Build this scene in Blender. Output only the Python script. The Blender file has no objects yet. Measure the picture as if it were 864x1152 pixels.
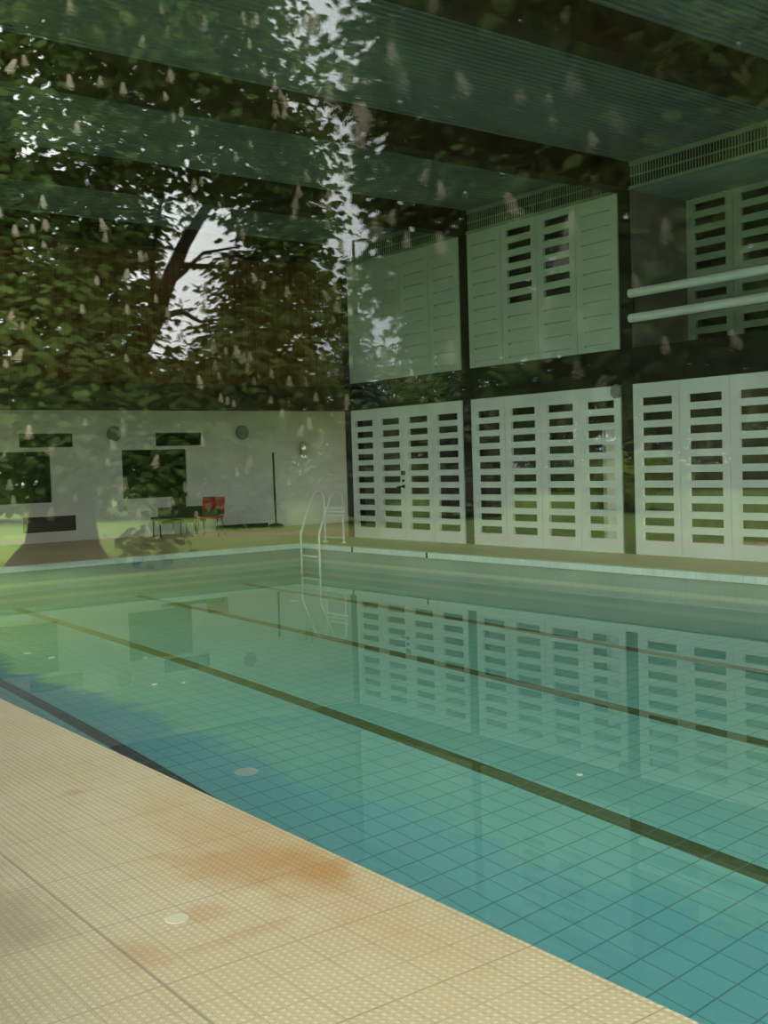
import bpy, math, random
import numpy as np
from mathutils import Vector, Matrix

scene = bpy.context.scene
COL = scene.collection
PI = math.pi

# ------------------------------------------------------------------ materials
def node_mat(name):
    m = bpy.data.materials.new(name); m.use_nodes = True
    nt = m.node_tree; nt.nodes.clear()
    out = nt.nodes.new('ShaderNodeOutputMaterial')
    return m, nt, out

class N:
    """small helper to wire shader nodes"""
    def __init__(self, nt): self.nt = nt
    def new(self, t, **kw):
        n = self.nt.nodes.new(t)
        for k, v in kw.items(): setattr(n, k, v)
        return n
    def link(self, a, b): self.nt.links.new(a, b)
    def math(self, op, a, b=None, c=None, clamp=False):
        n = self.new('ShaderNodeMath', operation=op); n.use_clamp = clamp
        for i, v in enumerate((a, b, c)):
            if v is None: continue
            if isinstance(v, (int, float)): n.inputs[i].default_value = v
            else: self.link(v, n.inputs[i])
        return n.outputs[0]
    def mix(self, f, a, b):
        n = self.new('ShaderNodeMix', data_type='RGBA')
        for s, v in ((n.inputs[0], f), (n.inputs[6], a), (n.inputs[7], b)):
            if isinstance(v, (int, float)): s.default_value = v
            elif isinstance(v, tuple): s.default_value = (*v, 1) if len(v) == 3 else v
            else: self.link(v, s)
        return n.outputs[2]
    def pos(self):
        g = self.new('ShaderNodeNewGeometry'); s = self.new('ShaderNodeSeparateXYZ')
        self.link(g.outputs['Position'], s.inputs[0]); return g.outputs['Position'], s.outputs[0], s.outputs[1], s.outputs[2]
    def noise(self, vec, scale, detail=3, rough=.55):
        n = self.new('ShaderNodeTexNoise'); n.inputs['Scale'].default_value = scale
        n.inputs['Detail'].default_value = detail; n.inputs['Roughness'].default_value = rough
        if vec is not None: self.link(vec, n.inputs['Vector'])
        return n.outputs[0]
    def ramp(self, f, lo, hi):
        n = self.new('ShaderNodeMapRange'); n.inputs[1].default_value = lo; n.inputs[2].default_value = hi
        n.interpolation_type = 'SMOOTHSTEP'
        self.link(f, n.inputs[0]); return n.outputs[0]
    def grid(self, u, pitch, off, width):
        """1 on a joint line of the given width"""
        a = self.math('FRACT', self.math('DIVIDE', self.math('SUBTRACT', u, off - width / 2), pitch))
        return self.math('LESS_THAN', a, width / pitch)
    def bsdf(self, out, col, rough=.6, spec=.3, metal=0, bump=None, bump_str=.3, bump_dist=.01):
        b = self.new('ShaderNodeBsdfPrincipled')
        for s, v in ((b.inputs['Base Color'], col), (b.inputs['Roughness'], rough)):
            if isinstance(v, (int, float)): s.default_value = v
            elif isinstance(v, tuple): s.default_value = (*v, 1)
            else: self.link(v, s)
        b.inputs['Specular IOR Level'].default_value = spec
        b.inputs['Metallic'].default_value = metal
        if bump is not None:
            bn = self.new('ShaderNodeBump'); bn.inputs['Strength'].default_value = bump_str
            bn.inputs['Distance'].default_value = bump_dist
            self.link(bump, bn.inputs['Height']); self.link(bn.outputs[0], b.inputs['Normal'])
        self.link(b.outputs[0], out.inputs[0]); return b

def plain(name, col, rough=.6, spec=.3, metal=0, var=.08, scale=4):
    m, nt, out = node_mat(name); n = N(nt)
    p, x, y, z = n.pos()
    f = n.ramp(n.noise(p, scale), .3, .7)
    c = n.mix(f, tuple(v * (1 - var) for v in col), tuple(min(1, v * (1 + var)) for v in col))
    n.bsdf(out, c, rough, spec, metal); return m

M = {}
def mats():
    M['white'] = plain('white_paint', (.77, .80, .74), .5, .3, var=.04, scale=1.5)
    M['recess'] = plain('white_paint_recess_shade', (.33, .39, .32), .6, .2, var=.05)  # white balcony slats with the recess shade mixed into the colour
    M['upper'] = plain('white_paint_dimmed', (.50, .57, .47), .5, .3, var=.04, scale=1.5)  # upper panels: white paint greyed to carry their dimmer light
    M['wall'] = plain('white_render', (.74, .745, .69), .8, .2, var=.05, scale=1.2)
    M['dark'] = plain('dark_paint', (.022, .02, .014), .6, .2, var=.2)
    M['beam'] = plain('dark_brown_beam', (.05, .032, .015), .6, .2, var=.2)
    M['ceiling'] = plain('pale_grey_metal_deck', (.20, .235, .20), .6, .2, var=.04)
    M['soffit'] = plain('grey_green_soffit', (.35, .40, .36), .7, .2)
    M['shade_wall'] = plain('brown_grey_boarding_shaded', (.19, .175, .145), .7, .2, var=.1)  # brownish boards, darkened in colour for the shade inside the recess
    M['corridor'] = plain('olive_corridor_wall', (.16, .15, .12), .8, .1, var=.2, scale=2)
    M['grille'] = plain('pale_grille_bar', (.30, .33, .27), .5, .3)
    M['chrome'] = plain('cream_white_tube', (.82, .84, .74), .3, .5, var=.03)
    M['steel'] = plain('dull_metal', (.25, .25, .23), .4, .5, metal=.6)
    M['black'] = plain('black_opening', (.006, .008, .006), .35, .3, var=.3)
    M['grey_disc'] = plain('grey_speaker_mesh', (.27, .29, .28), .7, .2)
    M['red'] = plain('red_fabric', (.36, .035, .014), .8, .1, var=.2, scale=9)
    M['cushion'] = plain('olive_fabric', (.07, .075, .03), .9, .1, var=.3, scale=12)
    M['bench'] = plain('dark_green_bench', (.02, .028, .022), .7, .2, var=.3, scale=6)
    M['disc'] = plain('pale_ceramic_disc', (.68, .60, .42), .4, .4)
    M['pool_disc'] = plain('pale_pool_disc', (.85, .93, .82), .4, .4)
    M['petal_float'] = plain('floating_petal', (.80, .82, .66), .7, .2)
    M['bark'] = plain('chestnut_bark', (.045, .034, .022), .95, .05, var=.4, scale=7)
    M['terrace'] = plain('dark_terrace', (.045, .05, .05), .9, .1, var=.2, scale=3)
    M['path'] = plain('reddish_path', (.26, .17, .11), .9, .1, var=.2, scale=3)

    # deck: cream studded tiles with joints and rust
    m, nt, out = node_mat('cream_studded_tile'); n = N(nt); p, x, y, z = n.pos()
    P = .17
    jx = n.grid(x, P, .97, .004); jy = n.grid(y, P, .04, .004)
    jbig = n.math('MAXIMUM', n.grid(x, 1.36, 1.36, .011), n.grid(y, .51, .38, .005))
    joint = n.math('MAXIMUM', n.math('MAXIMUM', jx, jy), jbig)
    sp = P / 6
    sx = n.math('SINE', n.math('MULTIPLY', n.math('SUBTRACT', x, .97 + sp * .25), 2 * PI / sp))
    sy = n.math('SINE', n.math('MULTIPLY', n.math('SUBTRACT', y, .04 + sp * .25), 2 * PI / sp))
    stud = n.ramp(n.math('MINIMUM', sx, sy), -.25, .45)
    f1 = n.ramp(n.noise(p, .9, 5), .35, .68)
    tile = n.mix(f1, (.66, .505, .305), (.74, .60, .42))
    # slight per tile tone
    cell = n.new('ShaderNodeTexWhiteNoise'); cell.noise_dimensions = '2D'
    cv = n.new('ShaderNodeCombineXYZ')
    n.link(n.math('FLOOR', n.math('DIVIDE', n.math('SUBTRACT', x, .97), P)), cv.inputs[0])
    n.link(n.math('FLOOR', n.math('DIVIDE', n.math('SUBTRACT', y, .04), P)), cv.inputs[1])
    n.link(cv.outputs[0], cell.inputs[0])
    tile = n.mix(n.math('MULTIPLY', cell.outputs[0], .35), tile, (.68, .54, .31))
    tile = n.mix(n.math('MULTIPLY', n.math('SUBTRACT', 1, stud), .42), tile, (.38, .29, .15))
    # rust stains: blobs of their own shape near the pool edge
    nz = n.noise(p, 5, 5)
    def blob(cx, cy, rx, ry, amp, base):
        dx = n.math('DIVIDE', n.math('SUBTRACT', x, cx), rx); dy = n.math('DIVIDE', n.math('SUBTRACT', y, cy), ry)
        d = n.math('SQRT', n.math('ADD', n.math('MULTIPLY', dx, dx), n.math('MULTIPLY', dy, dy)))
        d = n.math('ADD', d, n.math('MULTIPLY', n.math('SUBTRACT', nz, .5), 1.6))
        nonlocal_f = n.math('MULTIPLY', n.math('SUBTRACT', 1, n.ramp(d, .25, 1.1)), amp)
        return n.mix(nonlocal_f, base, (.47, .22, .055))
    for b in ((2.12, 3.7, .34, 1.1, .32), (2.20, 3.42, .16, .30, .75), (2.0, 3.62, .28, .40, .35), (1.72, 3.32, .10, .10, .35), (1.72, 3.08, .30, .05, .30), (1.40, 3.18, .10, .18, .35), (1.9, 5.0, .06, .06, .4)):
        tile = blob(*b, tile)
    # dark grime patch
    dx = n.math('DIVIDE', n.math('SUBTRACT', x, 1.15), .22); dy = n.math('DIVIDE', n.math('SUBTRACT', y, 3.7), .35)
    d = n.math('ADD', n.math('SQRT', n.math('ADD', n.math('MULTIPLY', dx, dx), n.math('MULTIPLY', dy, dy))), n.math('MULTIPLY', n.math('SUBTRACT', nz, .5), 1.0))
    tile = n.mix(n.math('MULTIPLY', n.math('SUBTRACT', 1, n.ramp(d, .2, 1.15)), .5), tile, (.26, .20, .11))
    col = n.mix(n.math('MULTIPLY', n.math('MAXIMUM', n.math('MULTIPLY', joint, .36), n.math('MULTIPLY', jbig, .62)), 1), tile, (.20, .16, .095))
    h = n.math('MULTIPLY', stud, n.math('SUBTRACT', 1, joint))
    n.bsdf(out, col, .45, .35, bump=h, bump_str=.6, bump_dist=.003)
    M['deck'] = m

    # pool basin: blue tile with joints and dark lane lines
    m, nt, out = node_mat('pool_tile'); n = N(nt); p, x, y, z = n.pos()
    g = n.new('ShaderNodeNewGeometry'); sn = n.new('ShaderNodeSeparateXYZ'); n.link(g.outputs['Normal'], sn.inputs[0])
    up = n.math('GREATER_THAN', sn.outputs[2], .5)
    jx = n.grid(x, .18, .0, .011); jy = n.grid(y, .2475, .01, .013)
    jz = n.grid(z, .13, .0, .010)
    joint = n.math('MAXIMUM', n.math('MULTIPLY', jx, .75), jy)
    wjoint = n.math('MAXIMUM', jz, n.math('MAXIMUM', jx, jy))
    f = n.ramp(n.noise(p, .45, 4), .3, .7)
    tile = n.mix(f, (.25, .72, .77), (.33, .80, .82))
    stain = n.ramp(n.noise(p, 3.0, 6, .7), .60, .75)
    tile = n.mix(n.math('MULTIPLY', stain, .30), tile, (.45, .80, .72))
    line = None
    for cx in (3.93, 5.97, 8.08, 10.20):
        a = n.math('LESS_THAN', n.math('ABSOLUTE', n.math('SUBTRACT', x, cx)), .085 if cx > 4 else .07)
        line = a if line is None else n.math('MAXIMUM', line, a)
    dark = n.mix(n.ramp(n.noise(p, 6), .35, .7), (.012, .014, .010), (.03, .03, .02))
    tile = n.mix(n.math('MULTIPLY', n.math('MULTIPLY', line, .95), up), tile, dark)
    fl = n.mix(n.math('MULTIPLY', joint, .62), tile, (.09, .24, .23))
    wall_t = n.mix(n.ramp(n.noise(p, .8, 4), .3, .7), (.25, .295, .265), (.32, .36, .325))
    scum = n.math('MULTIPLY', n.math('SUBTRACT', 1, n.ramp(n.math('ABSOLUTE', n.math('SUBTRACT', z, -.31)), .01, .05)), .55)
    wall_t = n.mix(scum, wall_t, (.55, .55, .42))
    wl = n.mix(n.math('MULTIPLY', wjoint, .25), wall_t, (.18, .22, .2))
    below = n.math('LESS_THAN', z, -.42)
    wl = n.mix(n.math('MULTIPLY', below, .6), wl, (.22, .50, .50))
    n.bsdf(out, n.mix(up, wl, fl), .4, .3)
    M['pool'] = m

    # white nosing tiles
    m, nt, out = node_mat('white_nosing_tile'); n = N(nt); p, x, y, z = n.pos()
    j = n.math('MAXIMUM', n.grid(x, .17, .02, .008), n.grid(y, .17, .04, .008))
    c = n.mix(n.ramp(n.noise(p, 2.5), .3, .7), (.62, .70, .64), (.72, .78, .72))
    n.bsdf(out, n.mix(n.math('MULTIPLY', j, .4), c, (.3, .36, .32)), .4, .3)
    M['nosing'] = m

    # brown vertical boarding
    m, nt, out = node_mat('brown_board'); n = N(nt); p, x, y, z = n.pos()
    j = n.grid(x, .14, .0, .014)
    cv = n.new('ShaderNodeCombineXYZ'); n.link(n.math('FLOOR', n.math('DIVIDE', x, .14)), cv.inputs[0])
    w = n.new('ShaderNodeTexWhiteNoise'); n.link(cv.outputs[0], w.inputs[0])
    c = n.mix(w.outputs[0], (.12, .055, .014), (.17, .08, .022))
    gr = n.new('ShaderNodeMapping'); gr.inputs['Scale'].default_value = (30, 30, 1.2); n.link(p, gr.inputs[0])
    c = n.mix(n.math('MULTIPLY', n.noise(gr.outputs[0], 1), .4), c, (.10, .05, .015))
    n.bsdf(out, n.mix(n.math('MULTIPLY', j, .6), c, (.02, .012, .006)), .6, .2)
    M['board'] = m

    # clear sheet glass: Fresnel share of mirror reflection, the rest straight through
    m, nt, out = node_mat('window_glass'); n = N(nt)
    g = n.new('ShaderNodeNewGeometry')
    dp = n.new('ShaderNodeVectorMath', operation='DOT_PRODUCT')
    n.link(g.outputs['Normal'], dp.inputs[0]); n.link(g.outputs['Incoming'], dp.inputs[1])
    c = n.math('ABSOLUTE', dp.outputs['Value'])
    F = n.math('ADD', .042, n.math('MULTIPLY', .958, n.math('POWER', n.math('SUBTRACT', 1, c), 5)), clamp=True)
    tr = n.new('ShaderNodeBsdfTransparent'); tr.inputs[0].default_value = (.965, .985, .965, 1)
    gl = n.new('ShaderNodeBsdfGlossy'); gl.inputs['Roughness'].default_value = 0; gl.inputs[0].default_value = (1, 1, 1, 1)
    mx = n.new('ShaderNodeMixShader'); n.link(F, mx.inputs[0]); n.link(tr.outputs[0], mx.inputs[1]); n.link(gl.outputs[0], mx.inputs[2])
    n.link(mx.outputs[0], out.inputs[0]); M['glass'] = m

    # water
    m, nt, out = node_mat('pool_water'); n = N(nt); p, x, y, z = n.pos()
    gl = n.new('ShaderNodeBsdfGlass'); gl.inputs['Roughness'].default_value = 0; gl.inputs['IOR'].default_value = 1.333
    gl.inputs[0].default_value = (.96, 1, .985, 1)
    bn = n.new('ShaderNodeBump'); bn.inputs['Strength'].default_value = .03; bn.inputs['Distance'].default_value = .01
    n.link(n.noise(p, 1.6, 2), bn.inputs['Height']); n.link(bn.outputs[0], gl.inputs['Normal'])
    n.link(gl.outputs[0], out.inputs[0]); M['water'] = m

    # leaves
    def leaf(name, a, b, trans):
        m, nt, out = node_mat(name); n = N(nt); p, x, y, z = n.pos()
        c = n.mix(n.ramp(n.noise(p, 1.3, 3), .3, .7), a, b)
        d = n.new('ShaderNodeBsdfDiffuse'); t = n.new('ShaderNodeBsdfTranslucent')
        n.link(c, d.inputs[0]); n.link(n.mix(.5, c, (.25, .32, .03)), t.inputs[0])
        mx = n.new('ShaderNodeMixShader'); mx.inputs[0].default_value = trans
        n.link(d.outputs[0], mx.inputs[1]); n.link(t.outputs[0], mx.inputs[2]); n.link(mx.outputs[0], out.inputs[0])
        return m
    M['leaf'] = leaf('chestnut_leaf', (.10, .175, .045), (.20, .30, .085), .25)
    M['leaf_bg'] = leaf('far_leaf', (.10, .16, .05), (.16, .22, .08), .2)
    M['leaf_lit'] = leaf('sunlit_bush_leaf', (.20, .30, .05), (.28, .38, .09), .2)  # bushes: sunlight put into a brighter leaf colour
    M['conifer'] = leaf('conifer_needle', (.10, .14, .09), (.15, .19, .13), .1)
    M['blossom'] = plain('cream_blossom', (.88, .76, .60), .8, .1, var=.1, scale=30)

    # lawn
    m, nt, out = node_mat('lawn_grass'); n = N(nt); p, x, y, z = n.pos()
    f = n.ramp(n.noise(p, .25, 5, .65), .3, .7); f2 = n.ramp(n.noise(p, 6, 4), .3, .75)
    c = n.mix(f, (.13, .22, .038), (.225, .32, .062)); c = n.mix(n.math('MULTIPLY', f2, .35), c, (.09, .16, .025))
    n.bsdf(out, c, .9, .1, bump=n.noise(p, 40, 4), bump_str=.6, bump_dist=.05); M['lawn'] = m
mats()

# ------------------------------------------------------------------ mesh building
class MB:
    def __init__(s): s.v = []; s.f = []
    def add(s, verts, faces):
        o = len(s.v); s.v += [tuple(v) for v in verts]; s.f += [tuple(i + o for i in f) for f in faces]; return s
    def box(s, x0, x1, y0, y1, z0, z1):
        return s.add([(x0, y0, z0), (x1, y0, z0), (x1, y1, z0), (x0, y1, z0), (x0, y0, z1), (x1, y0, z1), (x1, y1, z1), (x0, y1, z1)],
                     [(0, 3, 2, 1), (4, 5, 6, 7), (0, 1, 5, 4), (1, 2, 6, 5), (2, 3, 7, 6), (3, 0, 4, 7)])
    def tube(s, pts, rads, sides=10, caps=True):
        pts = [Vector(p) for p in pts]
        if isinstance(rads, (int, float)): rads = [rads] * len(pts)
        o = len(s.v); prev = None
        for i, p in enumerate(pts):
            a = pts[min(i + 1, len(pts) - 1)] - pts[max(i - 1, 0)]; a.normalize()
            ref = prev if prev is not None else (Vector((0, 0, 1)) if abs(a.z) < .9 else Vector((1, 0, 0)))
            u = (ref - a * ref.dot(a)).normalized(); w = a.cross(u); prev = u
            for k in range(sides):
                t = 2 * PI * k / sides; s.v.append(tuple(p + (u * math.cos(t) + w * math.sin(t)) * rads[i]))
        for i in range(len(pts) - 1):
            for k in range(sides):
                k2 = (k + 1) % sides
                s.f.append((o + i * sides + k, o + i * sides + k2, o + (i + 1) * sides + k2, o + (i + 1) * sides + k))
        if caps:
            s.f.append(tuple(o + k for k in reversed(range(sides)))); s.f.append(tuple(o + (len(pts) - 1) * sides + k for k in range(sides)))
        return s
    def mesh(s, name, mat, smooth=False):
        me = bpy.data.meshes.new(name); me.from_pydata(s.v, [], s.f); me.materials.append(mat)
        if smooth: me.polygons.foreach_set('use_smooth', [True] * len(me.polygons))
        me.update(); return me
    def build(s, name, mat, parent=None, smooth=False, bevel=0):
        o = bpy.data.objects.new(name, s.mesh(name, mat, smooth)); COL.objects.link(o)
        if parent is not None: o.parent = parent
        if bevel:
            b = o.modifiers.new('Bevel', 'BEVEL'); b.width = bevel; b.segments = 2; b.limit_method = 'ANGLE'
        return o

def tag(o, label=None, cat=None, group=None, kind=None):
    for k, v in (('label', label), ('category', cat), ('group', group), ('kind', kind)):
        if v: o[k] = v
    return o
def thing(name, loc, label, cat, group=None, rz=0):
    o = bpy.data.objects.new(name, None); COL.objects.link(o); o.location = loc; o.rotation_euler = (0, 0, rz)
    o.empty_display_size = .2
    return tag(o, label, cat, group)
def struct(name, mb, mat, label=None, **kw):
    o = mb.build(name, mat, **kw); o['kind'] = 'structure'
    if label: o['label'] = label
    return o
def copy_tree(o, parent=None):
    c = o.copy(); COL.objects.link(c)
    if parent is not None: c.parent = parent
    for ch in list(o.children): copy_tree(ch, c)
    return c

# ------------------------------------------------------------------ dimensions (metres; x across the pool, y along it, z above the deck)
GX = .75            # inner face of the glass wall
PX0, PX1 = 2.35, 11.47
PY0, PY1 = -6.5, 17.8
SX = 13.08          # plane of the slatted panels
BAY = 3.65
YB = [18.33 - BAY * i for i in range(7)]     # far end of each bay
ZC = 5.85
WL = -.43
YEND = 18.35
YBACK = 23.3
YNEAR = -7.6
XE = 16.2
XB = 17.8          # far bay reaches further right

# ------------------------------------------------------------------ setting
fl = MB()
fl.box(.75, PX0, YNEAR, YBACK, -.085, 0)
fl.box(PX1 + .15, XE, YNEAR, YBACK, -.085, 0)
fl.box(XE, XB, 18.6, YBACK, -.085, 0)
fl.box(PX0, PX1 + .15, PY1 + .15, YBACK, -.085, 0)
fl.box(PX0, PX1 + .15, YNEAR, PY0, -.085, 0)
tag(struct('floor', fl, M['deck']), 'cream studded tile deck around the pool')

pb = MB(); D = -2.43; T = .2
pb.box(PX0 - .3, PX1 + .3, PY0 - .2, PY1 + .3, D - T, D)
pb.box(PX0 - .3, PX0 - .1, PY0, PY1, D, -.05)
pb.box(PX1 + .06, PX1 + .3, PY0, PY1 + .06, D, -.05)
pb.box(PX0 - .3, PX1 + .3, PY1 + .06, PY1 + .3, D, -.05)
pb.box(PX0 - .3, PX1 + .3, PY0 - .2, PY0, D, -.05)
struct('pool_floor', pb, M['pool'], 'blue tiled pool basin with dark lane lines')
nz = MB()
nz.box(PX1, PX1 + .15, PY0, PY1 + .15, -.088, .003)
nz.box(PX0, PX1, PY1, PY1 + .15, -.088, .003)
struct('trim_1', nz, M['nosing'], 'white tiled nosing along the far pool edges')
w = MB()
nx_, ny_ = 2, 2
w.add([(PX0 - .12, PY0 - .02, WL), (PX1 + .08, PY0 - .02, WL), (PX1 + .08, PY1 + .08, WL), (PX0 - .12, PY1 + .08, WL)], [(0, 1, 2, 3)])
struct('water', w, M['water'], 'still pool water')

# glass wall on the garden side, and its floor channel
for i, (a, b) in enumerate(((YNEAR, YBACK),)):
    g = MB(); g.box(GX - .012, GX, a, b, .0, ZC)
    struct('window_1', g, M['glass'], 'clear glass wall between the garden and the pool hall')
ch = MB(); ch.box(GX + .002, GX + .13, YNEAR, YBACK, .0, .004)
struct('trim_2', ch, plain('pale_channel', (.62, .60, .50), .5, .3), 'pale channel strip along the foot of the glass wall')

# ceiling: ribbed deck between beams
ribs = MB()
ys = [YNEAR + .05 * i for i in range(int((YEND - YNEAR) / .05) + 1)]
prof = []
for i, yy in enumerate(ys):
    q = i % 2
    zz = ZC + (.03 if q else 0)
    prof += [(yy + .004, zz), (yy + .046, zz)]
for (yy, zz) in prof:
    ribs.v += [(GX, yy, zz), (XE, yy, zz)]
for i in range(len(prof) - 1):
    ribs.f.append((2 * i, 2 * i + 1, 2 * i + 3, 2 * i + 2))
ribs.box(GX, XE, YNEAR, YEND, ZC + .06, ZC + .3)
struct('ceiling', ribs, M['ceiling'], 'ribbed pale metal ceiling deck')
for i, yb in enumerate(YB):
    bm = MB(); bm.box(GX + .01, SX + .3, yb - .02, yb + .26, 5.45, ZC + .02)
    struct('beam', bm, M['beam'], 'dark brown ceiling beam spanning the hall')
    c = MB(); c.box(SX + .015, SX + .3, yb + .01, yb + .23, 0, 5.45)
    struct('column', c, M['dark'], 'dark column between slatted panels')
# dark floor-edge band between the storeys
fb = MB(); fb.box(SX + .03, SX + .22, YNEAR, YEND, 2.57, 3.105)
struct('trim_3', fb, M['dark'], 'dark band between the lower and upper panels')

# upper far wall: brown boarding over a dark beam; low zone behind
ub = MB(); ub.box(GX + .02, SX + .3, YEND + .26, YEND + .36, 3.04, ZC)
struct('wall_back', ub, M['board'], 'brown vertical timber boarding above the low opening')
db = MB(); db.box(GX + .02, SX + .02, YEND - .02, YEND + .3, 2.57, 3.045)
struct('beam', db, M['beam'], 'deep dark beam over the low opening at the far end')
bz = MB(); bz.box(GX, XB, YEND + .37, YBACK + .25, 3.0, 3.2)
struct('ceiling_low', bz, M['wall'], 'low ceiling of the far bay'); bpy.data.objects['ceiling_low']['kind'] = 'structure'

# back white wall with window openings
holes = [(7.0, 8.67, .855, 1.95, 'w'), (10.3, 11.9, .855, 1.95, 'w'), (8.01, 9.18, 2.04, 2.335, 's'), (11.14, 12.31, 2.03, 2.33, 's'), (8.01, 9.18, .225, .555, 'v')]
xs = sorted({GX, XB} | {h[0] for h in holes} | {h[1] for h in holes}); zs = sorted({0, 3.0} | {h[2] for h in holes} | {h[3] for h in holes})
wb = MB()
for i in range(len(xs) - 1):
    for j in range(len(zs) - 1):
        cx, cz = (xs[i] + xs[i + 1]) / 2, (zs[j] + zs[j + 1]) / 2
        if any(h[0] < cx < h[1] and h[2] < cz < h[3] for h in holes): continue
        wb.box(xs[i], xs[i + 1], YBACK, YBACK + .2, zs[j], zs[j + 1])
struct('wall_far', wb, M['wall'], 'white rendered wall at the far end')
wn = 2
for (x0, x1, z0, z1, k) in holes:
    if k == 'w':
        f = MB(); t = .03
        f.box(x0, x1, YBACK + .05, YBACK + .1, z0, z0 + t).box(x0, x1, YBACK + .05, YBACK + .1, z1 - t, z1)
        f.box(x0, x0 + t, YBACK + .05, YBACK + .1, z0 + t, z1 - t).box(x1 - t, x1, YBACK + .05, YBACK + .1, z0 + t, z1 - t)
        o = struct('window_%d' % wn, f, M['black'], 'square dark window in the white far wall'); wn += 1
        p = MB(); p.box(x0 + t, x1 - t, YBACK + .07, YBACK + .08, z0 + t, z1 - t); p.build('pane', M['black'], o)
    else:
        lab = {'s': ('long dark louvred strip vent above %s square window', 'strip vents above the square windows'),
               'v': ('low dark louvred vent near the floor, left of the bench', None)}[k]
        l = lab[0] % ('the left' if x0 < 10 else 'the right') if k == 's' else lab[0]
        r = thing('wall_vent', ((x0 + x1) / 2, YBACK + .05, z0), l, 'vent', lab[1])
        wd = (x1 - x0) / 2; hh = z1 - z0
        f = MB(); t = .022
        f.box(-wd, wd, -.03, .05, 0, t).box(-wd, wd, -.03, .05, hh - t, hh).box(-wd, -wd + t, -.03, .05, t, hh - t).box(wd - t, wd, -.03, .05, t, hh - t)
        f.build('frame', M['dark'], r)
        s = MB(); ns = 7
        for q in range(ns):
            zz = t + (hh - 2 * t) * (q + .15) / ns
            s.add([(-wd + t, -.02, zz), (wd - t, -.02, zz), (wd - t, .03, zz + .03), (-wd + t, .03, zz + .03),
                   (-wd + t, -.02, zz + .006), (wd - t, -.02, zz + .006), (wd - t, .03, zz + .036), (-wd + t, .03, zz + .036)],
                  [(0, 3, 2, 1), (4, 5, 6, 7), (0, 1, 5, 4), (1, 2, 6, 5), (2, 3, 7, 6), (3, 0, 4, 7)])
        s.build('louvre', M['steel'] if k == 'v' else M['bench'], r)
        bk = MB(); bk.box(-wd, wd, .10, .12, 0, hh); bk.build('backing', M['black'], r)
sk = MB(); sk.box(12.6, 14.0, YBACK - .06, YBACK - .002, 0, .12)
struct('baseboard_far', sk, M['dark'], 'dark skirting at the foot of the white far wall')
# near end wall and the corridor behind the slatted side
ne = MB(); ne.box(GX, XE, YNEAR - .2, YNEAR, 0, .3).box(GX, XE, YNEAR - .2, YNEAR, 2.2, ZC).box(SX, XE, YNEAR - .2, YNEAR, .3, 2.2); struct('wall_near', ne, M['wall'], 'white wall at the near end of the hall')
ng = MB(); ng.box(GX, SX, YNEAR - .1, YNEAR - .09, .3, 2.2)  # added out of view so more daylight enters the hall
struct('window_%d' % wn, ng, M['glass'], 'unseen glazing added to the near end wall to let in daylight'); wn += 1
YO0, YO1 = 7.6, 10.1
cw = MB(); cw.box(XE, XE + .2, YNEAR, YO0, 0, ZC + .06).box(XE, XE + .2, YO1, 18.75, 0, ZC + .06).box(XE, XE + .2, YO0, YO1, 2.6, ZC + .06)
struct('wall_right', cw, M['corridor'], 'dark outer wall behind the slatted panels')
og = MB(); og.box(XE + .08, XE + .09, YO0, YO1, 0, 2.6)  # opening added out of view to throw daylight on the white partition
struct('window_%d' % wn, og, M['glass'], 'unseen glazed opening added to the outer corridor wall to light the partition'); wn += 1
oe = MB(); oe.box(XB, XB + .2, 18.6, 19.0, 0, 3.2).box(XB, XB + .2, 21.2, YBACK + .2, 0, 3.2).box(XB, XB + .2, 19.0, 21.2, 0, .7).box(XB, XB + .2, 19.0, 21.2, 2.5, 3.2); struct('wall_bay', oe, M['wall'], 'side wall of the low far bay')
og = MB(); og.box(XB + .08, XB + .09, 19.0, 21.2, .7, 2.5); struct('window_%d' % wn, og, M['glass'], 'unseen side window added to the low far bay to brighten the far wall'); wn += 1  # added behind the column to bring more light onto the far wall
cp = MB(); cp.box(SX + .3, XB, 18.62, 18.72, 0, 3.0); struct('wall_side', cp, M['corridor'], 'wall closing the corridor towards the far bay')
us = MB(); us.box(SX + .22, XE, YNEAR, YEND + .3, 2.75, 3.1)
struct('ceiling_corridor', us, M['soffit'], 'corridor ceiling under the upper storey'); bpy.data.objects['ceiling_corridor']['kind'] = 'structure'
pt = MB(); pt.box(13.62, 14.25, 12.05, 12.13, 0, 2.03)
struct('wall_corridor', pt, M['white'], 'white partition seen through the slots of the middle panel')

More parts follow.
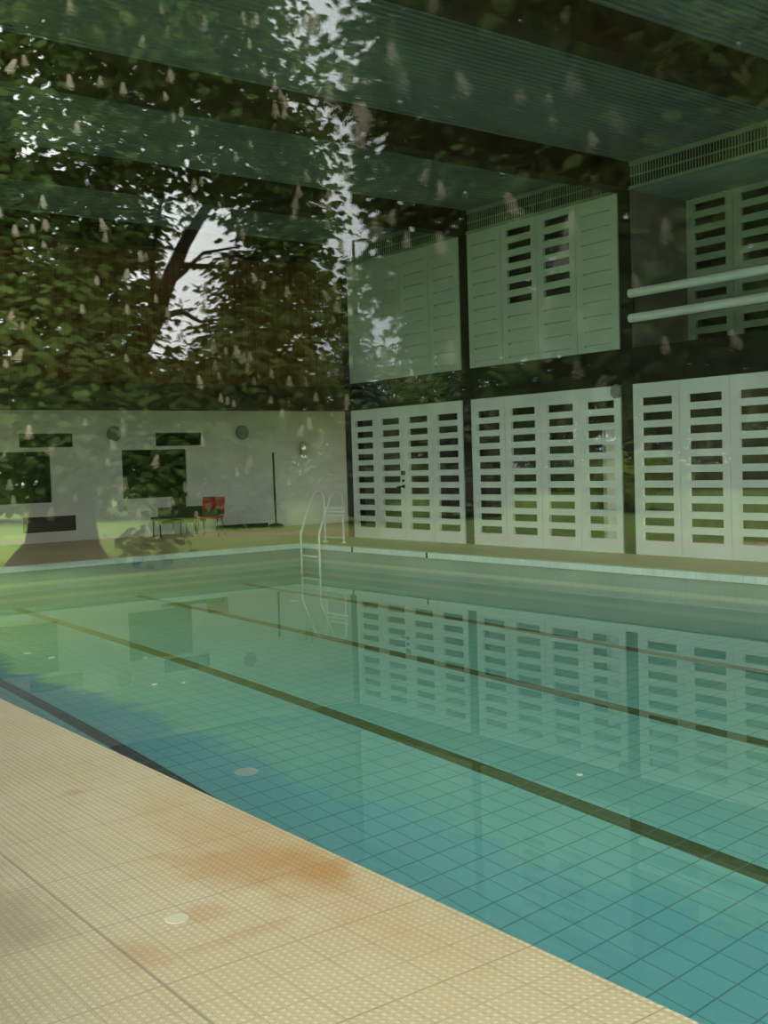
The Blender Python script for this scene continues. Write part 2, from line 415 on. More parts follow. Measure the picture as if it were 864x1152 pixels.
# ------------------------------------------------------------------ slatted panels
SZ = [(.215 + .2235 * i, .335 + .2235 * i) for i in range(10)]
LW = .8525
def leaf_mesh(height, slots, slits):
    """one panel leaf: local y 0..-LW (towards the near end), z 0..height, x 0..0.06"""
    m = MB(); a, b = .15, .72; g = .003; d = .05
    m.box(0, d, -a, -g, 0, height); m.box(0, d, -LW + g, -b, 0, height)
    cuts = sorted(slots + slits); z = 0
    for (z0, z1) in cuts:
        m.box(0, d, -b, -a, z, z0); z = z1
    m.box(0, d, -b, -a, z, height)
    # closed flap behind each thin slit
    for (z0, z1) in slits:
        m.box(.035, .045, -b, -a, z0, z1)
    return m
def panel(name, y, z, kinds, height, label, cat, group, back=SX):
    r = thing(name, (back, y, z), label, cat, group)
    me = {}
    for k in range(4):
        ty = kinds[k]
        if ty not in leaf_cache:
            if ty == 'low': leaf_cache[ty] = leaf_mesh(2.56, SZ, []).mesh('panel_leaf', M['white'])
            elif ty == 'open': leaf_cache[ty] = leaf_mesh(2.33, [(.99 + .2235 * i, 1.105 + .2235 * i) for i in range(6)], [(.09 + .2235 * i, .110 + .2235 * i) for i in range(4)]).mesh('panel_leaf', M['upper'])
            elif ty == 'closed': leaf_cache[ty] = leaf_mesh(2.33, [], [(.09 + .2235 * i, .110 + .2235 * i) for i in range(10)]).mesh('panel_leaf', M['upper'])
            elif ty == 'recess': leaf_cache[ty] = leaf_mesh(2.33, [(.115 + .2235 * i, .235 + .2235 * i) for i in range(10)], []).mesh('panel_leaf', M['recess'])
        o = bpy.data.objects.new('panel_leaf', leaf_cache[ty]); COL.objects.link(o); o.parent = r; o.location = (0, -LW * k, 0)
    return r
leaf_cache = {}
low_lab = ['lower white slatted panel with a lever handle, nearest the white far wall', 'lower white slatted panel with a round grey speaker in its upper corner',
           'lower white slatted panel below the balcony rails', 'lower white slatted panel second from the near end wall beyond the balcony', 'lower white slatted panel beside the balcony bay, out towards the viewer', 'lower white slatted panel closest to the near end wall', None]
up_lab = ['upper white panel of closed thin slats, nearest the brown boarding', 'upper white panel with two columns of open slots in its middle', 'recessed slatted balcony wall behind the white rails']
for i in range(5):
    y = YB[i]
    p = panel('slatted_panel', y, 0, ['low'] * 4, 2.56, ['lower white slatted panel with a door handle, nearest the white far wall',
              'lower white slatted panel with a round grey speaker at its top corner', 'lower white slatted panel standing below the balcony rails',
              'lower white slatted panel next after the balcony bay', 'lower white slatted panel two bays past the balcony'][i], 'panel', 'slatted panels along the pool')
    if i == 0:
        # door furniture on the middle seam
        h = MB(); yy = -LW * 2 + .03
        h.box(-.03, 0, yy - .05, yy + .05, 1.25, 1.33); h.build('lock_plate', M['dark'], p, bevel=.004)
        h = MB(); h.tube([(-.001, yy, 1.14), (-.03, yy, 1.14)], .025, 12); h.build('lock', M['dark'], p)
        h = MB(); h.tube([(0, yy, 1.03), (-.05, yy, 1.03), (-.05, yy + .15, 1.015)], .017, 8); h.tube([(-.001, yy, 1.03), (-.012, yy, 1.03)], .035, 12); h.build('door_handle', M['dark'], p)
    if i == 2:
        pass
    else:
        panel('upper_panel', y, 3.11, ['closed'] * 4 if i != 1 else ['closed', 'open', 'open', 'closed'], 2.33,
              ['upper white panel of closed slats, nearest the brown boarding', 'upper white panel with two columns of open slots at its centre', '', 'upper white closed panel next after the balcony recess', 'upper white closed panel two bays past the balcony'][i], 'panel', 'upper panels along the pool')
    # ventilation grille over the upper panel
    g = thing('ventilation_grille', (SX, y, 5.44), ['ceiling-height grille above the closed upper panel by the brown boarding', 'ceiling-height grille above the upper panel with open slots', 'ceiling-height grille above the balcony recess', 'ceiling-height grille next after the balcony', 'ceiling-height grille two bays past the balcony'][i], 'grille', 'grilles under the ceiling')
    f = MB(); f.box(-.03, .03, -3.41, 0, 0, .045).box(-.01, .03, -3.41, 0, .345, .41).box(0, .02, -3.41, 0, .185, .205)
    f.build('frame', M['grille'], g)
    bb = MB()
    for k in range(69):
        yy = -.005 - k * .05; bb.box(-.012, .0, yy - .014, yy, .045, .345)
    bb.build('grille_bars', M['grille'], g)
    bk = MB(); bk.box(.05, .06, -3.41, 0, 0, .41); bk.build('backing', M['dark'], g)
# room behind the closed upper panels is dark
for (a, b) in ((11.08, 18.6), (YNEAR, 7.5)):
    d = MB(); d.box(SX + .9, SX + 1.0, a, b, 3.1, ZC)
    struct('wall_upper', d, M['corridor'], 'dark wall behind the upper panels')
# balcony recess in the third bay
RX = 14.42
rc = MB()
rc.box(SX + .03, RX + .05, YB[2], YB[2] + .03, 3.1, 5.44)
rc.box(SX + .03, RX + .05, YB[2] - 3.44, YB[2] - 3.41, 3.1, 5.44)
struct('wall_balcony', rc, M['shade_wall'], 'boarded side walls of the balcony recess')
rs = MB(); rs.box(SX + .03, RX + .3, YB[2] - 3.44, YB[2] + .03, 5.44, 5.5); struct('ceiling_balcony', rs, M['soffit'], 'soffit of the balcony recess')
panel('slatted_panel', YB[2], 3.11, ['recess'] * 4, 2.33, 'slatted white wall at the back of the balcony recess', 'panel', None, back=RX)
bkw = MB(); bkw.box(RX + .5, RX + .55, YB[2] - 3.5, YB[2] + .1, 3.1, 5.5); struct('wall_balcony_rear', bkw, M['corridor'], 'dark wall behind the balcony slats')
# boards of the recess side wall
for k in range(10):
    pass
rl = thing('balcony_railing', (SX - .02, YB[2], 3.46), 'pair of thick white horizontal pipes across the balcony recess', 'railing')
for zz in (.08, .45):
    t = MB(); t.tube([(0, -.0, zz), (0, -3.55, zz)], .066, 16); t.build('rail_pipe', M['white'], rl, smooth=False)
for yy in (-.03, -3.4):
    t = MB(); t.box(.0, .03, yy - .03, yy + .03, 0, .53); t.build('rail_bracket', M['dark'], rl)

def disc_obj(name, loc, axis, r, depth, mat, label, cat, group=None, ring=True):
    t = thing(name, loc, label, cat, group)
    a = Vector(axis)
    m = MB(); m.tube([a * 0, a * depth * .6, a * depth], [r, r, r * .9], 24); m.build('grille_face', mat, t)
    m = MB(); m.tube([a * 0, a * depth * .7], [r * 1.08, r * 1.08], 24); m.build('rim', M['steel'], t)
    return t
disc_obj('wall_speaker', (SX - .002, 11.33, 2.47), (-1, 0, 0), .10, .05, M['grey_disc'], 'small round grey speaker at the top corner of the middle slatted panel', 'speaker')
for x, l in ((10.13, 'round grey speaker on the white wall above the left edge of the right-hand square window'), (13.39, 'round grey speaker on the white wall above the red chair')):
    disc_obj('wall_speaker', (x, YBACK - .002, 2.32), (0, -1, 0), .155, .06, M['grey_disc'], l, 'speaker', 'speakers on the white far wall')

# ------------------------------------------------------------------ furniture at the far end
def seat_frame_legs(root, wd, dp, h, mat):
    for sx in (-1, 1):
        for sy in (-1, 1):
            m = MB(); m.tube([(sx * (wd / 2 - .04), sy * (dp / 2 - .04), h), (sx * (wd / 2 - .0), sy * (dp / 2 + .03), 0)], .012, 8); m.build('leg', mat, root)
ch = thing('chair', (11.5, 21.5, 0), 'red low chair standing beside the dark bench at the white wall', 'chair', rz=-.75)
m = MB(); m.box(-.25, .25, -.25, .25, .40, .45); m.build('seat', M['red'], ch, bevel=.02)
m = MB(); m.add([(-.25, .21, .47), (.25, .21, .47), (.25, .26, .47), (-.25, .26, .47), (-.24, .32, .86), (.24, .32, .86), (.24, .37, .86), (-.24, .37, .86)],
                [(0, 3, 2, 1), (4, 5, 6, 7), (0, 1, 5, 4), (1, 2, 6, 5), (2, 3, 7, 6), (3, 0, 4, 7)]); m.build('backrest', M['red'], ch, bevel=.015)
seat_frame_legs(ch, .48, .46, .40, M['dark'])
cu = MB(); cu.box(-.17, .19, -.2, .16, 0, .14); o = cu.build('cushion', M['cushion'], bevel=.05); o.location = (11.52, 21.48, .452); o.rotation_euler = (0, 0, -.6)
tag(o, 'olive cushion lying on the seat of the red chair', 'cushion')

bn = thing('bench', (11.2, 22.45, 0), 'long dark green bench seen from behind, left of the red chair', 'bench', rz=-.12)
m = MB(); m.box(-.55, .55, -.25, .25, .36, .44); m.build('seat', M['bench'], bn, bevel=.02)
m = MB(); m.box(-.55, .55, -.31, -.25, .30, .66); m.build('backrest', M['bench'], bn, bevel=.02)
for sx in (-1, 1):
    m = MB(); m.tube([(sx * .5, -.22, .36), (sx * .5, -.26, 0)], .018, 8); m.build('leg', M['dark'], bn)
    m = MB(); m.tube([(sx * .5, .2, .36), (sx * .5, .24, 0)], .018, 8); m.build('leg', M['dark'], bn)
hc = thing('armchair', (11.62, 23.02, 0), 'dark chair with a taller back behind the dark bench', 'chair', rz=.0)
m = MB(); m.box(-.2, .2, -.2, .22, .38, .43); m.build('seat', M['bench'], hc, bevel=.015)
m = MB(); m.box(-.19, .19, .2, .25, .43, .86); m.build('backrest', M['bench'], hc, bevel=.02)
seat_frame_legs(hc, .38, .40, .38, M['dark'])

pl = thing('parasol_pole', (14.05, 22.95, 0), 'thin dark pole standing on a round foot against the white wall', 'pole')
m = MB(); m.tube([(0, 0, .06), (-.02, 0, 1.82)], .025, 10); m.build('pole', M['dark'], pl)
m = MB(); m.tube([(0, 0, 0), (0, 0, .05), (0, 0, .09), (0, 0, .11)], [.19, .19, .12, .05], 20); m.build('foot', M['dark'], pl)
la = thing('wall_lamp', (15.1, YBACK - .001, 1.68), 'narrow pale wall lamp on the right of the white wall', 'lamp')
m = MB(); m.box(-.07, .07, -.02, 0, .03, .37); m.build('back_plate', M['steel'], la, bevel=.006)
m = MB(); m.tube([(0, -.07, 0), (0, -.07, .05), (0, -.07, .34), (0, -.07, .4)], [.04, .075, .075, .05], 14); m.build('lamp_shade', plain('yellowed_shade', (.52, .5, .30), .5, .3), la)

# ------------------------------------------------------------------ pool ladder
LX = PX1 + .02
ld = thing('pool_ladder', (LX, 17.44, 0), 'white tubular pool ladder at the far corner of the pool', 'ladder')
def arc(y):
    pts = [(-.12, y, -1.55), (-.10, y, -.9), (-.08, y, -.3), (-.08, y, .18)]
    pts += [(-.05 + .25 * t, y, .28 + .58 * t) for t in (0, .5, 1)]
    pts += [(.25, y, .94), (.32, y, .975), (.40, y, .97), (.46, y, .92), (.48, y, .82), (.48, y, .4), (.48, y, .0)]
    pts = [(-.02, y, -1.72), (-.09, y, -1.66)] + pts
    return pts
for s in (-1, 1):
    m = MB(); m.tube(arc(s * .31), .02, 12); m.build('rail', M['chrome'], ld, smooth=True)
    m = MB(); m.tube([(.48, s * .31, 0), (.48, s * .31, .02)], .05, 14); m.build('flange', M['chrome'], ld)
for zz in (-.22, -.50, -.80, -1.1, -1.4):
    m = MB(); m.box(-.12, -.05, -.27, .27, zz - .015, zz + .015); m.build('tread', M['chrome'], ld, bevel=.005)
m = MB()
for k in range(3): m.box(.465, .49, -.40, .34, .50 + .07 * k, .55 + .07 * k)
m.build('guard_board', M['chrome'], ld)
m = MB(); m.tube([(.46, -.36, .10), (.46, .33, .10)], .012, 8); m.build('lower_bar', M['chrome'], ld)

# drain ticks in the nosing
for y in (16.16, 14.05):
    t = MB(); t.box(-.012, .0, -.018, .018, -.088, .002); o = t.build('nosing_marker', M['black']); o.location = (PX1 - .001, y, 0)
    tag(o, 'small black joint marker in the white pool nosing, ' + ('nearer the ladder' if y > 15 else 'further from the ladder'), 'marker', 'joint markers in the nosing')
# pale discs
o = MB().tube([(0, 0, 0), (0, 0, .003)], [.041, .038], 24).build('deck_disc', M['disc']); o.location = (1.605, 3.335, .0005)
tag(o, 'pale round ceramic disc set in the cream deck', 'disc')
o = MB().tube([(0, 0, 0), (0, 0, .004)], [.10, .09], 24).build('pool_disc', M['pool_disc']); o.location = (4.475, 7.91, D + .001)
tag(o, 'pale round disc on the pool floor near the cream deck', 'disc')
# floating petals and leaf scraps
rnd = random.Random(5)
FL = [(4.03, 11.75, .09, 'pale leaf scrap floating by the left edge of view, the first of a pair'), (4.11, 11.27, .10, 'pale leaf scrap floating by the left edge of view, nearer the deck'),
      (4.82, 10.52, .07, 'small pale scrap floating over the second lane line'), (4.27, 9.14, .08, 'pale scrap floating on the green water left of centre'),
      (4.93, 11.52, .06, 'tiny pale scrap floating under the left dark window reflection'), (8.41, 13.31, .20, 'pale ragged leaf floating below the pool ladder'),
      (6.85, 12.55, .09, 'small pale scrap floating between the ladder and the left wall'), (4.5, 9.02, .06, 'tiny pale scrap floating beside the first lane line'),
      (4.91, 4.61, .05, 'tiny pale petal floating nearest the right edge')]
for (x, y, s, lab) in FL:
    m = MB(); n = 1
    for k in range(n):
        ox, oy, a = 0, 0, rnd.uniform(0, 6.28)
        r = s * rnd.uniform(.35, .6); pts = []
        for q in range(7):
            t = a + q * 2 * PI / 7; rr = r * rnd.uniform(.5, 1); pts.append((ox + rr * math.cos(t), oy + rr * .7 * math.sin(t)))
        o_ = len(m.v); m.v += [(p[0], p[1], 0) for p in pts] + [(p[0], p[1], .004) for p in pts]
        m.f += [tuple(o_ + 6 - i for i in range(7)), tuple(o_ + 7 + i for i in range(7))] + [(o_ + i, o_ + (i + 1) % 7, o_ + 7 + (i + 1) % 7, o_ + 7 + i) for i in range(7)]
    o = m.build('floating_leaf', M['petal_float']); o.location = (x, y, WL + .001); tag(o, lab, 'leaf', 'scraps floating on the pool')

# ------------------------------------------------------------------ garden
gt = MB(); gt.box(-1.62, GX - .02, YNEAR - 20, 60, -.1, -.052)
struct('terrace', gt, M['terrace'], 'dark paved strip outside the glass wall')
lw = MB(); lw.box(-120, -1.62, -60, 140, -.12, -.05)
er = random.Random(8); ey = [-12 + .045 * i for i in range(1000)]; o_ = len(lw.v)
for q in ey:
    wv = .05 * math.sin(q * 1.7) + .03 * math.sin(q * 4.3 + 1)
    lw.v += [(-1.62, q, -.05), (-1.46 + wv + er.uniform(-.14, .14), q, -.048)]
for i in range(len(ey) - 1): lw.f.append((o_ + 2 * i, o_ + 2 * i + 1, o_ + 2 * i + 3, o_ + 2 * i + 2))
struct('lawn', lw, M['lawn'], 'mown lawn of the garden')
ea = MB(); ea.box(XB + .2, 80, -40, 80, -.12, -.05)
struct('lawn_east', ea, M['lawn'], 'lawn beyond the corridor'); bpy.data.objects['lawn_east']['kind'] = 'structure'
pa = MB()
pp = [(-4.6, 27.0), (-8.0, 24.2), (-11.4, 21.9), (-12.6, 19.3), (-13.6, 15.0), (-14.5, 8.0)]
for i in range(len(pp) - 1):
    a, b = pp[i], pp[i + 1]; wd = .35 + .28 * i
    w2 = .35 + .28 * (i + 1)
    pa.add([(a[0], a[1] - wd / 2, -.049), (b[0] - (.6 if i > 1 else 0) * 0, b[1] - w2 / 2, -.049), (b[0] - .4, b[1] + w2, -.045), (a[0] - .2, a[1] + wd, -.045)], [(0, 1, 2, 3)])
struct('path', pa, M['path'], 'reddish path curving through the lawn')

rng = np.random.default_rng(11)
def palmate(nleaf=7, droop=.35):
    """a chestnut leaf: leaflets fanned from one point, each a blade folded along its rib; +x is the leaf's axis, +z its upper side"""
    v, f = [], []
    for k in range(nleaf):
        t = (k - (nleaf - 1) / 2) * (2.5 / (nleaf - 1)); L = 1 - .28 * abs(t)
        c, s = math.cos(t), math.sin(t); o = len(v)
        def P(a, b, z): v.append((a * c - b * s, a * s + b * c, z))
        P(0, 0, 0); P(.62 * L, .17 * L, -.10 * L); P(L, 0, -droop * L); P(.62 * L, -.17 * L, -.10 * L)
        f.append((o, o + 3, o + 2, o + 1))
    return np.array(v), np.array(f)
def crown(name, blobs, dens, size, mat, parent, tmpl, seed, clump=.55, inner=.35):
    rg = np.random.default_rng(seed); C = []
    Vt, Ft = tmpl
    for (x, y, z, r) in blobs:
        nc = max(3, int(dens * r * r * 2.2))
        d = rg.normal(size=(nc, 3)); d /= np.linalg.norm(d, axis=1)[:, None]
        rad = r * (inner + (1 - inner) * rg.random(nc) ** .45)
        cc = np.array([x, y, z]) + d * rad[:, None] * np.array([1, 1, .85])
        for c, dd in zip(cc, d):
            m = rg.integers(5, 9); q = rg.normal(size=(m, 3)) * np.array([clump, clump, clump * .6]) * min(1, r) * .6
            for p in q: C.append((c + p, dd))
    n = len(C); pos = np.array([c[0] for c in C]); out = np.array([c[1] for c in C])
    ax = out * .8 + rg.normal(size=(n, 3)) * .6; ax[:, 2] = ax[:, 2] * .4 - .35
    ax /= np.linalg.norm(ax, axis=1)[:, None]
    up = np.array([0, 0, 1.]) + out * .5 + rg.normal(size=(n, 3)) * .25
    up -= ax * (up * ax).sum(1)[:, None]; up /= np.linalg.norm(up, axis=1)[:, None]
    sd = np.cross(up, ax); sc = size * rg.uniform(.7, 1.2, n)
    V = pos[:, None, :] + sc[:, None, None] * (Vt[None, :, 0, None] * ax[:, None] + Vt[None, :, 1, None] * sd[:, None] + Vt[None, :, 2, None] * up[:, None])
    V = V.reshape(-1, 3)
    keep_floor = np.maximum(V[:, 2], -.04); V[:, 2] = keep_floor
    F = (np.arange(n)[:, None, None] * len(Vt) + Ft[None]).reshape(-1, 4)
    me = bpy.data.meshes.new(name); me.vertices.add(len(V)); me.vertices.foreach_set('co', V.astype(np.float32).ravel())
    me.loops.add(F.size); me.loops.foreach_set('vertex_index', F.astype(np.int32).ravel())
    me.polygons.add(len(F)); me.polygons.foreach_set('loop_start', np.arange(0, F.size, 4, dtype=np.int32))
    me.update(calc_edges=True); me.materials.append(mat)
    o = bpy.data.objects.new(name, me); COL.objects.link(o)
    if parent is not None: o.parent = parent
    return o
def candle_mesh():
    m = MB(); rr = random.Random(3)
    m.tube([(0, 0, 0), (0, 0, .24)], [.006, .003], 5)
    for k in range(46):
        t = (k + .5) / 46; z = .02 + .22 * t; r = .065 * (1 - t) + .012; a = k * 2.4
        c = Vector((r * math.cos(a), r * math.sin(a), z)); s = .017 * rr.uniform(.8, 1.3)
        u = Vector((-math.sin(a), math.cos(a), 0)); w = Vector((math.cos(a) * .4, math.sin(a) * .4, .9))
        m.add([c - u * s - w * s * .6, c + u * s - w * s * .5, c + u * s * .8 + w * s, c - u * s * .8 + w * s * .9], [(0, 1, 2, 3)])
    return m.mesh('flower_candle', M['blossom'])
CANDLE = candle_mesh()
def candles(root, blobs, n, seed, size, face, rest=0):
    """flower candles standing on the outer twigs, each an object of its own"""
    rg = random.Random(seed); tot = sum(b[3] ** 1.5 for b in blobs); done = tries = 0; far = MB()
    cv = [v.co.copy() for v in CANDLE.vertices]; cf = [tuple(p.vertices) for p in CANDLE.polygons]
    while done < n + rest and tries < 20000:
        tries += 1
        t = rg.random() * tot; k = 0
        while t > blobs[k][3] ** 1.5: t -= blobs[k][3] ** 1.5; k += 1
        x, y, z, r = blobs[k]
        d = Vector((rg.gauss(0, 1), rg.gauss(0, 1), rg.gauss(0, .8))); d.normalize()
        if d.dot(face) < .1: continue
        p = Vector((x, y, z)) + d * (r * rg.uniform(1.0, 1.06) + .12)
        if p.z < .3 or any((p - Vector(b[:3])).length < b[3] * 1.0 + .05 for q, b in enumerate(blobs) if q != k): continue
        if done >= n:
            q_ = size * rg.uniform(.6, 1.1); far.add([p + v * q_ for v in cv], cf); done += 1; continue
        o = bpy.data.objects.new('flower_candle', CANDLE); COL.objects.link(o); o.parent = root; o.location = p
        o.rotation_euler = (rg.gauss(0, .2), rg.gauss(0, .2), rg.random() * 6); s = size * rg.uniform(.7, 1.25); o.scale = (s, s, s); done += 1
    if far.v: tag(far.build('blossom', M['blossom'], root), kind='stuff')
PALM = palmate()
PALM5 = palmate(5, .3)

T1 = [(-5.14, 17.77, 7.84, 3.0), (-6.81, 16.34, 8.15, 2.1), (-8.26, 15.77, 7.54, 1.1), (-8.73, 15.75, 6.74, 0.8), (-8.16, 16.67, 6.87, 1.3), (-9.07, 16.06, 5.8, 0.7),
      (-8.95, 17.02, 6.14, 0.8), (-7.71, 16.17, 8.84, 1.0), (-4.99, 18.51, 5.39, 2.0), (-6.36, 18.36, 6.11, 1.3), (-5.2, 17.68, 3.4, 2.0), (-6.63, 18.56, 4.63, 0.9),
      (-6.16, 17.11, 2.94, 1.0), (-8.78, 16.82, 4.84, 0.8), (-8.95, 16.25, 4.16, 0.9), (-8.32, 16.16, 3.36, 1.1), (-8.96, 15.78, 3.05, 0.65), (-7.65, 16.35, 3.06, 0.9),
      (-6.8, 16.51, 2.33, 1.0), (-5.64, 17.06, 2.07, 1.0), (-4.79, 17.92, 2.11, 1.3), (-6.25, 16.25, 1.61, 0.7), (-6.94, 15.89, 1.87, 0.7), (-8.07, 15.82, 2.15, 0.7),
      (-6.16, 15.7, 0.42, 0.42), (-5.71, 16.01, 0.35, 0.3), (-8.9, 16.14, 4.9, 0.9), (-9.11, 15.89, 4.2, 0.55), (-8.31, 16.51, 4.23, 0.85), (-8.0, 16.34, 3.44, 0.7),
      (-8.99, 15.82, 2.37, 0.5), (-8.46, 16.14, 2.69, 0.9), (-8.36, 16.01, 6.67, 0.9), (-8.9, 15.9, 6.35, 0.4), (-5.77, 17.85, 4.47, 1.2), (-4.85, 18.3, 3.74, 1.3),
      (-8.91, 16.12, 5.5, 0.7), (-8.17, 16.93, 4.96, 0.45), (-6.86, 18.06, 5.49, 0.6), (-6.56, 16.33, 9.76, 2), (-5.08, 16.47, 10.75, 4.5)]
T2 = [(-5.34, 7.21, 4.9, 1.45), (-6.54, 5.86, 4.87, 1.8), (-4.62, 7.33, 4.5, .65), (-4.32, 7.35, 3.76, 0.42), (-4.5, 7.3, 4.91, .45), (-5.67, 6.72, 3.37, 1.5),
      (-4.67, 7.22, 2.92, 0.7), (-6.06, 5.55, 2.99, 1.4), (-4.51, 7.56, 3.18, 0.35), (-4.83, 6.34, 2.32, 0.6), (-5.41, 5.4, 2.25, 0.7), (-4.42, 7.45, 5.3, .3),
      (-5.66, 6.04, 6.23, 2.5), (-6.39, 4.72, 3.89, 2.2), (-5.07, 7.18, 3.78, 0.9)]
FACE1 = Vector((.45, -.85, -.2)).normalized(); FACE2 = Vector((.6, -.75, -.2)).normalized()
t1 = thing('chestnut_tree', (0, 0, 0), 'big flowering chestnut with a thick flared trunk on the lawn, reflected at the far end', 'tree', 'flowering chestnuts in the garden')
tr = MB()
tr.tube([(-5.53, 18.55, -.14), (-5.53, 18.54, .05), (-5.55, 18.5, .3), (-5.56, 18.47, .8), (-5.68, 18.45, 1.36), (-6.01, 18.3, 2.42), (-6.57, 18.0, 3.25), (-6.97, 17.73, 3.93), (-7.2, 17.5, 4.67), (-7.43, 17.25, 5.33), (-7.8, 16.86, 6.09), (-8.1, 16.6, 7.2)],
        [1.0, .8, .62, .54, .5, .38, .24, .18, .14, .11, .08, .03], 16)
for br in ([(-5.6, 18.45, 1.2), (-5.2, 18.5, 2.6), (-4.9, 18.6, 4.5), (-4.8, 18.3, 7.0), (-4.9, 18.2, 9)], [(-6.0, 18.3, 2.4), (-5.9, 17.9, 4.0), (-6.1, 17.6, 6.0), (-6.3, 17.0, 8)],):
    tr.tube(br, [.34 * (1 - i / (len(br) + .3)) for i in range(len(br))], 10)
for br in ([(-7.2, 17.5, 4.67), (-7.46, 17.33, 4.89), (-7.73, 17.12, 5.19), (-8.3, 16.8, 5.3)], [(-7.05, 17.65, 4.1), (-7.44, 17.46, 4.22), (-7.75, 17.36, 4.04), (-8.2, 17.1, 4.1)], [(-7.3, 17.4, 5.0), (-7.64, 17.22, 4.97), (-8.14, 16.94, 4.96), (-8.6, 16.6, 4.8)],
           [(-6.6, 18.0, 3.3), (-7.2, 17.6, 3.35), (-7.9, 17.0, 3.2), (-8.4, 16.4, 3.3)], [(-7.0, 17.7, 4.0), (-6.9, 17.4, 5.0), (-7.0, 17.1, 6.2)]):
    tr.tube(br, [.075, .05, .032, .014][:len(br)], 7)
tr.build('trunk', M['bark'], t1, smooth=True)
crown('crown', T1, 42, .15, M['leaf'], t1, PALM, 1, clump=.42)
candles(t1, T1[:-2], 100, 4, .78, FACE1, 160)

t2 = thing('chestnut_tree', (0, 0, 0), 'nearer flowering chestnut whose low boughs hang close to the glass wall', 'tree', 'flowering chestnuts in the garden')
tr = MB(); tr.tube([(-7.9, 3.6, -.14), (-7.85, 3.65, .2), (-7.7, 3.9, 1.5), (-7.3, 4.4, 3.0), (-6.8, 5.0, 4.6), (-6.3, 5.6, 6.5)], [.75, .5, .42, .36, .26, .1], 14)
for br in ([(-7.4, 4.3, 2.7), (-6.6, 5.2, 3.0), (-5.8, 6.4, 3.3), (-5.2, 7.0, 3.6)], [(-7.0, 4.8, 4.0), (-6.2, 6.0, 4.4), (-5.4, 7.0, 4.8), (-4.7, 7.4, 4.6)], [(-7.5, 4.1, 2.3), (-6.5, 4.6, 2.9), (-5.8, 5.2, 2.8)]):
    tr.tube(br, [.16, .10, .06, .02][:len(br)], 8)
tr.build('trunk', M['bark'], t2, smooth=True)
crown('crown', T2, 92, .122, M['leaf'], t2, PALM, 2, clump=.28, inner=.3)
candles(t2, T2[:12] + T2[14:], 98, 9, .75, FACE2, 40)

# trees and hedges further off
def bg_tree(loc, h, r, mat, label, seed, cat='tree', name='broadleaf_tree', n=9, lf=.45, de=4):
    rg = random.Random(seed); b = []
    for i in range(n):
        a = rg.random() * 6.28; q = r * rg.uniform(.2, .8)
        b.append((loc[0] + q * math.cos(a), loc[1] + q * math.sin(a), h * rg.uniform(.3, .9), r * rg.uniform(.35, .6)))
    t = thing(name, (0, 0, 0), label, cat, 'trees and hedges beyond the lawn')
    m = MB(); m.tube([(loc[0], loc[1], -.1), (loc[0], loc[1], h * .6)], [r * .09, r * .04], 9); m.build('trunk', M['bark'], t)
    crown('crown', b, de, lf, mat, t, PALM5, seed)
def conifer(loc, h, r, label, seed):
    t = thing('conifer', (0, 0, 0), label, 'tree', 'conifers beyond the lawn')
    m = MB(); m.tube([(loc[0], loc[1], -.1), (loc[0], loc[1], h)], [.2, .03], 8); m.build('trunk', M['bark'], t)
    b = []
    for i in range(14):
        f = i / 14; b.append((loc[0], loc[1], h * (.12 + .86 * f), r * (1 - f) * .9 + .28))
    crown('crown', b, 40, .17, M['conifer'], t, PALM5, seed, clump=.35, inner=.1)
conifer((-15.6, 23.6), 7.3, .85, 'tallest grey-green conifer between the two chestnuts', 21)
conifer((-13.1, 25.4), 5.2, .9, 'short slender grey-green conifer on the side of the thick-trunked chestnut', 22)
conifer((-18.6, 22.6), 5.6, .9, 'mid-height grey-green conifer nearest the low-hanging chestnut', 23)
for i, (x, y, h, r, mat, lab) in enumerate([
        (-12.0, 58, 8.0, 4.2, 'leaf_bg', 'broad tree at the end of the lawn behind the big trunk'),
        (-28.0, 61, 8, 4.0, 'leaf_bg', 'round tree beyond the lawn, right of the big trunk'),
        (-36.0, 46, 8, 4.2, 'leaf_bg', 'round tree beyond the lawn and the conifers'),
        (-47.0, 33, 9, 4.5, 'leaf_bg', 'large tree behind the near chestnut boughs'),
        (-51.0, 20, 9.0, 4.5, 'leaf_bg', 'tall tree behind the near chestnut trunk'),
        (-1.0, 60, 8.0, 4.2, 'leaf_bg', 'tree at the corner of the lawn nearest the building line')]):
    bg_tree((x, y), h, r, M[mat], lab, 40 + i)
bg_tree((-18.5, 27.0), 1.6, 1.6, M['leaf_lit'], 'low bright green bush on the lawn in front of the conifers', 60, 'bush', 'bush', 9, .2, 14)
bg_tree((-22.0, 20.0), 1.5, 1.6, M['leaf_lit'], 'low bright green bush further along the lawn', 61, 'bush', 'bush', 9, .2, 14)

def hedge(pts, h, label, seed):
    b = []; rg = random.Random(seed)
    for (x0, y0), (x1, y1) in zip(pts, pts[1:]):
        n_ = int(math.hypot(x1 - x0, y1 - y0) / 1.3)
        for i in range(n_):
            t = i / n_
            for zz in (.25, .6, .9): b.append((x0 + (x1 - x0) * t + rg.uniform(-.6, .6), y0 + (y1 - y0) * t + rg.uniform(-.6, .6), h * zz * rg.uniform(.85, 1.1), h * .3))
    t = thing('hedge', (0, 0, 0), label, 'hedge')
    crown('foliage', b, 9.0, .36, M['leaf'], t, PALM5, seed)
hedge([(-1, 39), (-9.5, 36.8), (-15.2, 32.6), (-18.5, 36), (-24, 44), (-34, 38), (-42, 24), (-44, 8), (-40, -8)], 4.6, 'tall dark hedge closing the garden beyond the lawn', 77)

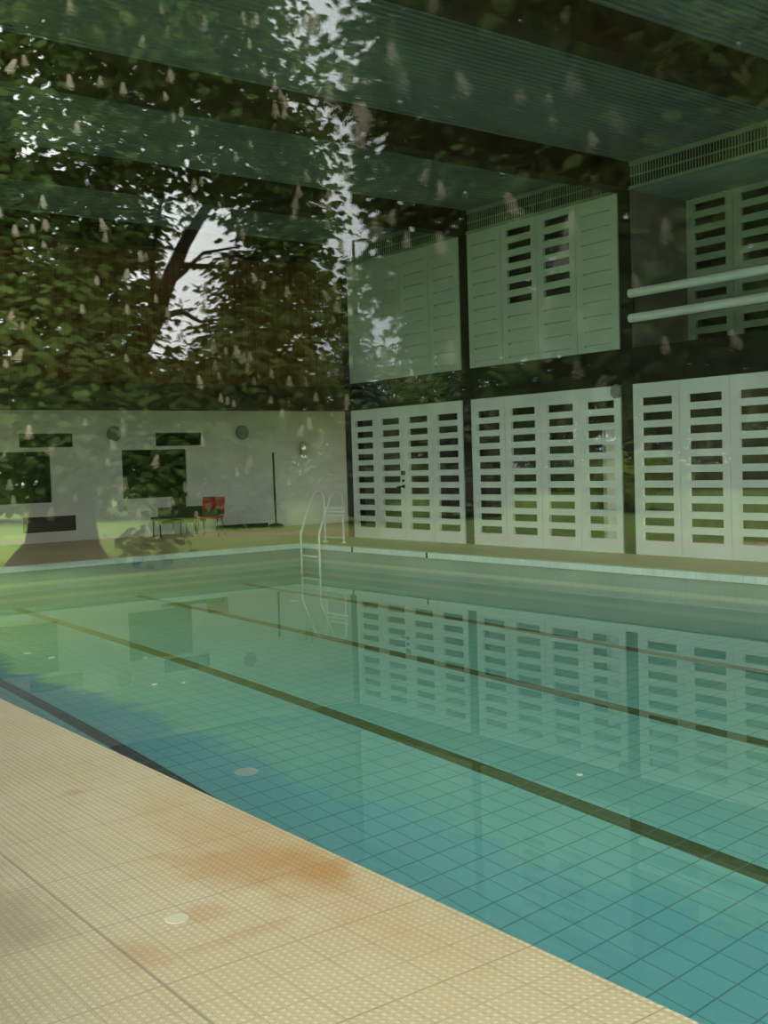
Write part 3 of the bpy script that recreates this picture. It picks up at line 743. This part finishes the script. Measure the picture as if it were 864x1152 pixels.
# ------------------------------------------------------------------ sky
wd = bpy.data.worlds.new('overcast_sky'); scene.world = wd; wd.use_nodes = True
nt = wd.node_tree; nt.nodes.clear(); n = N(nt)
out = n.new('ShaderNodeOutputWorld'); bg = n.new('ShaderNodeBackground'); n.link(bg.outputs[0], out.inputs[0])
tc = n.new('ShaderNodeTexCoord'); sp = n.new('ShaderNodeSeparateXYZ'); n.link(tc.outputs['Generated'], sp.inputs[0])
el = n.ramp(sp.outputs[2], .0, .75)
cl = n.ramp(n.noise(tc.outputs['Generated'], 3.0, 6, .6), .34, .68)
base = n.mix(el, (.80, .92, 1.0), (1.0, 1.02, 1.02))
colr = n.mix(cl, base, (1.12, 1.14, 1.12))
strength = n.math('ADD', n.math('ADD', 2.6, n.math('MULTIPLY', el, 2.2)), n.math('MULTIPLY', cl, .9))
n.link(colr, bg.inputs[0]); n.link(strength, bg.inputs[1])

# ------------------------------------------------------------------ camera
f, yaw, pitch, roll = 1245.4, .64694, -.04474, -.03025
f0 = Vector((math.sin(yaw) * math.cos(pitch), math.cos(yaw) * math.cos(pitch), math.sin(pitch)))
r0 = Vector((math.cos(yaw), -math.sin(yaw), 0)); u0 = r0.cross(f0)
r1 = r0 * math.cos(roll) + u0 * math.sin(roll); u1 = -r0 * math.sin(roll) + u0 * math.cos(roll)
cd = bpy.data.cameras.new('camera'); co = bpy.data.objects.new('camera', cd); COL.objects.link(co)
mw = Matrix((r1, u1, -f0)).transposed().to_4x4(); mw.translation = Vector((0, 0, 1.5)); co.matrix_world = mw
cd.sensor_fit = 'VERTICAL'; cd.sensor_height = 36; cd.lens = f / 1152 * 36; cd.clip_end = 400; cd.clip_start = .05
scene.camera = co

vs = scene.view_settings; vs.view_transform = 'Standard'; vs.look = 'None'; vs.exposure = 0; vs.gamma = 1; vs.use_curve_mapping = False
cy = scene.cycles
cy.max_bounces = 10; cy.diffuse_bounces = 5; cy.glossy_bounces = 6; cy.transmission_bounces = 8; cy.transparent_max_bounces = 24
cy.sample_clamp_indirect = 12; cy.use_denoising = True; cy.use_adaptive_sampling = False
try: cy.denoiser = 'OPENIMAGEDENOISE'
except Exception: pass
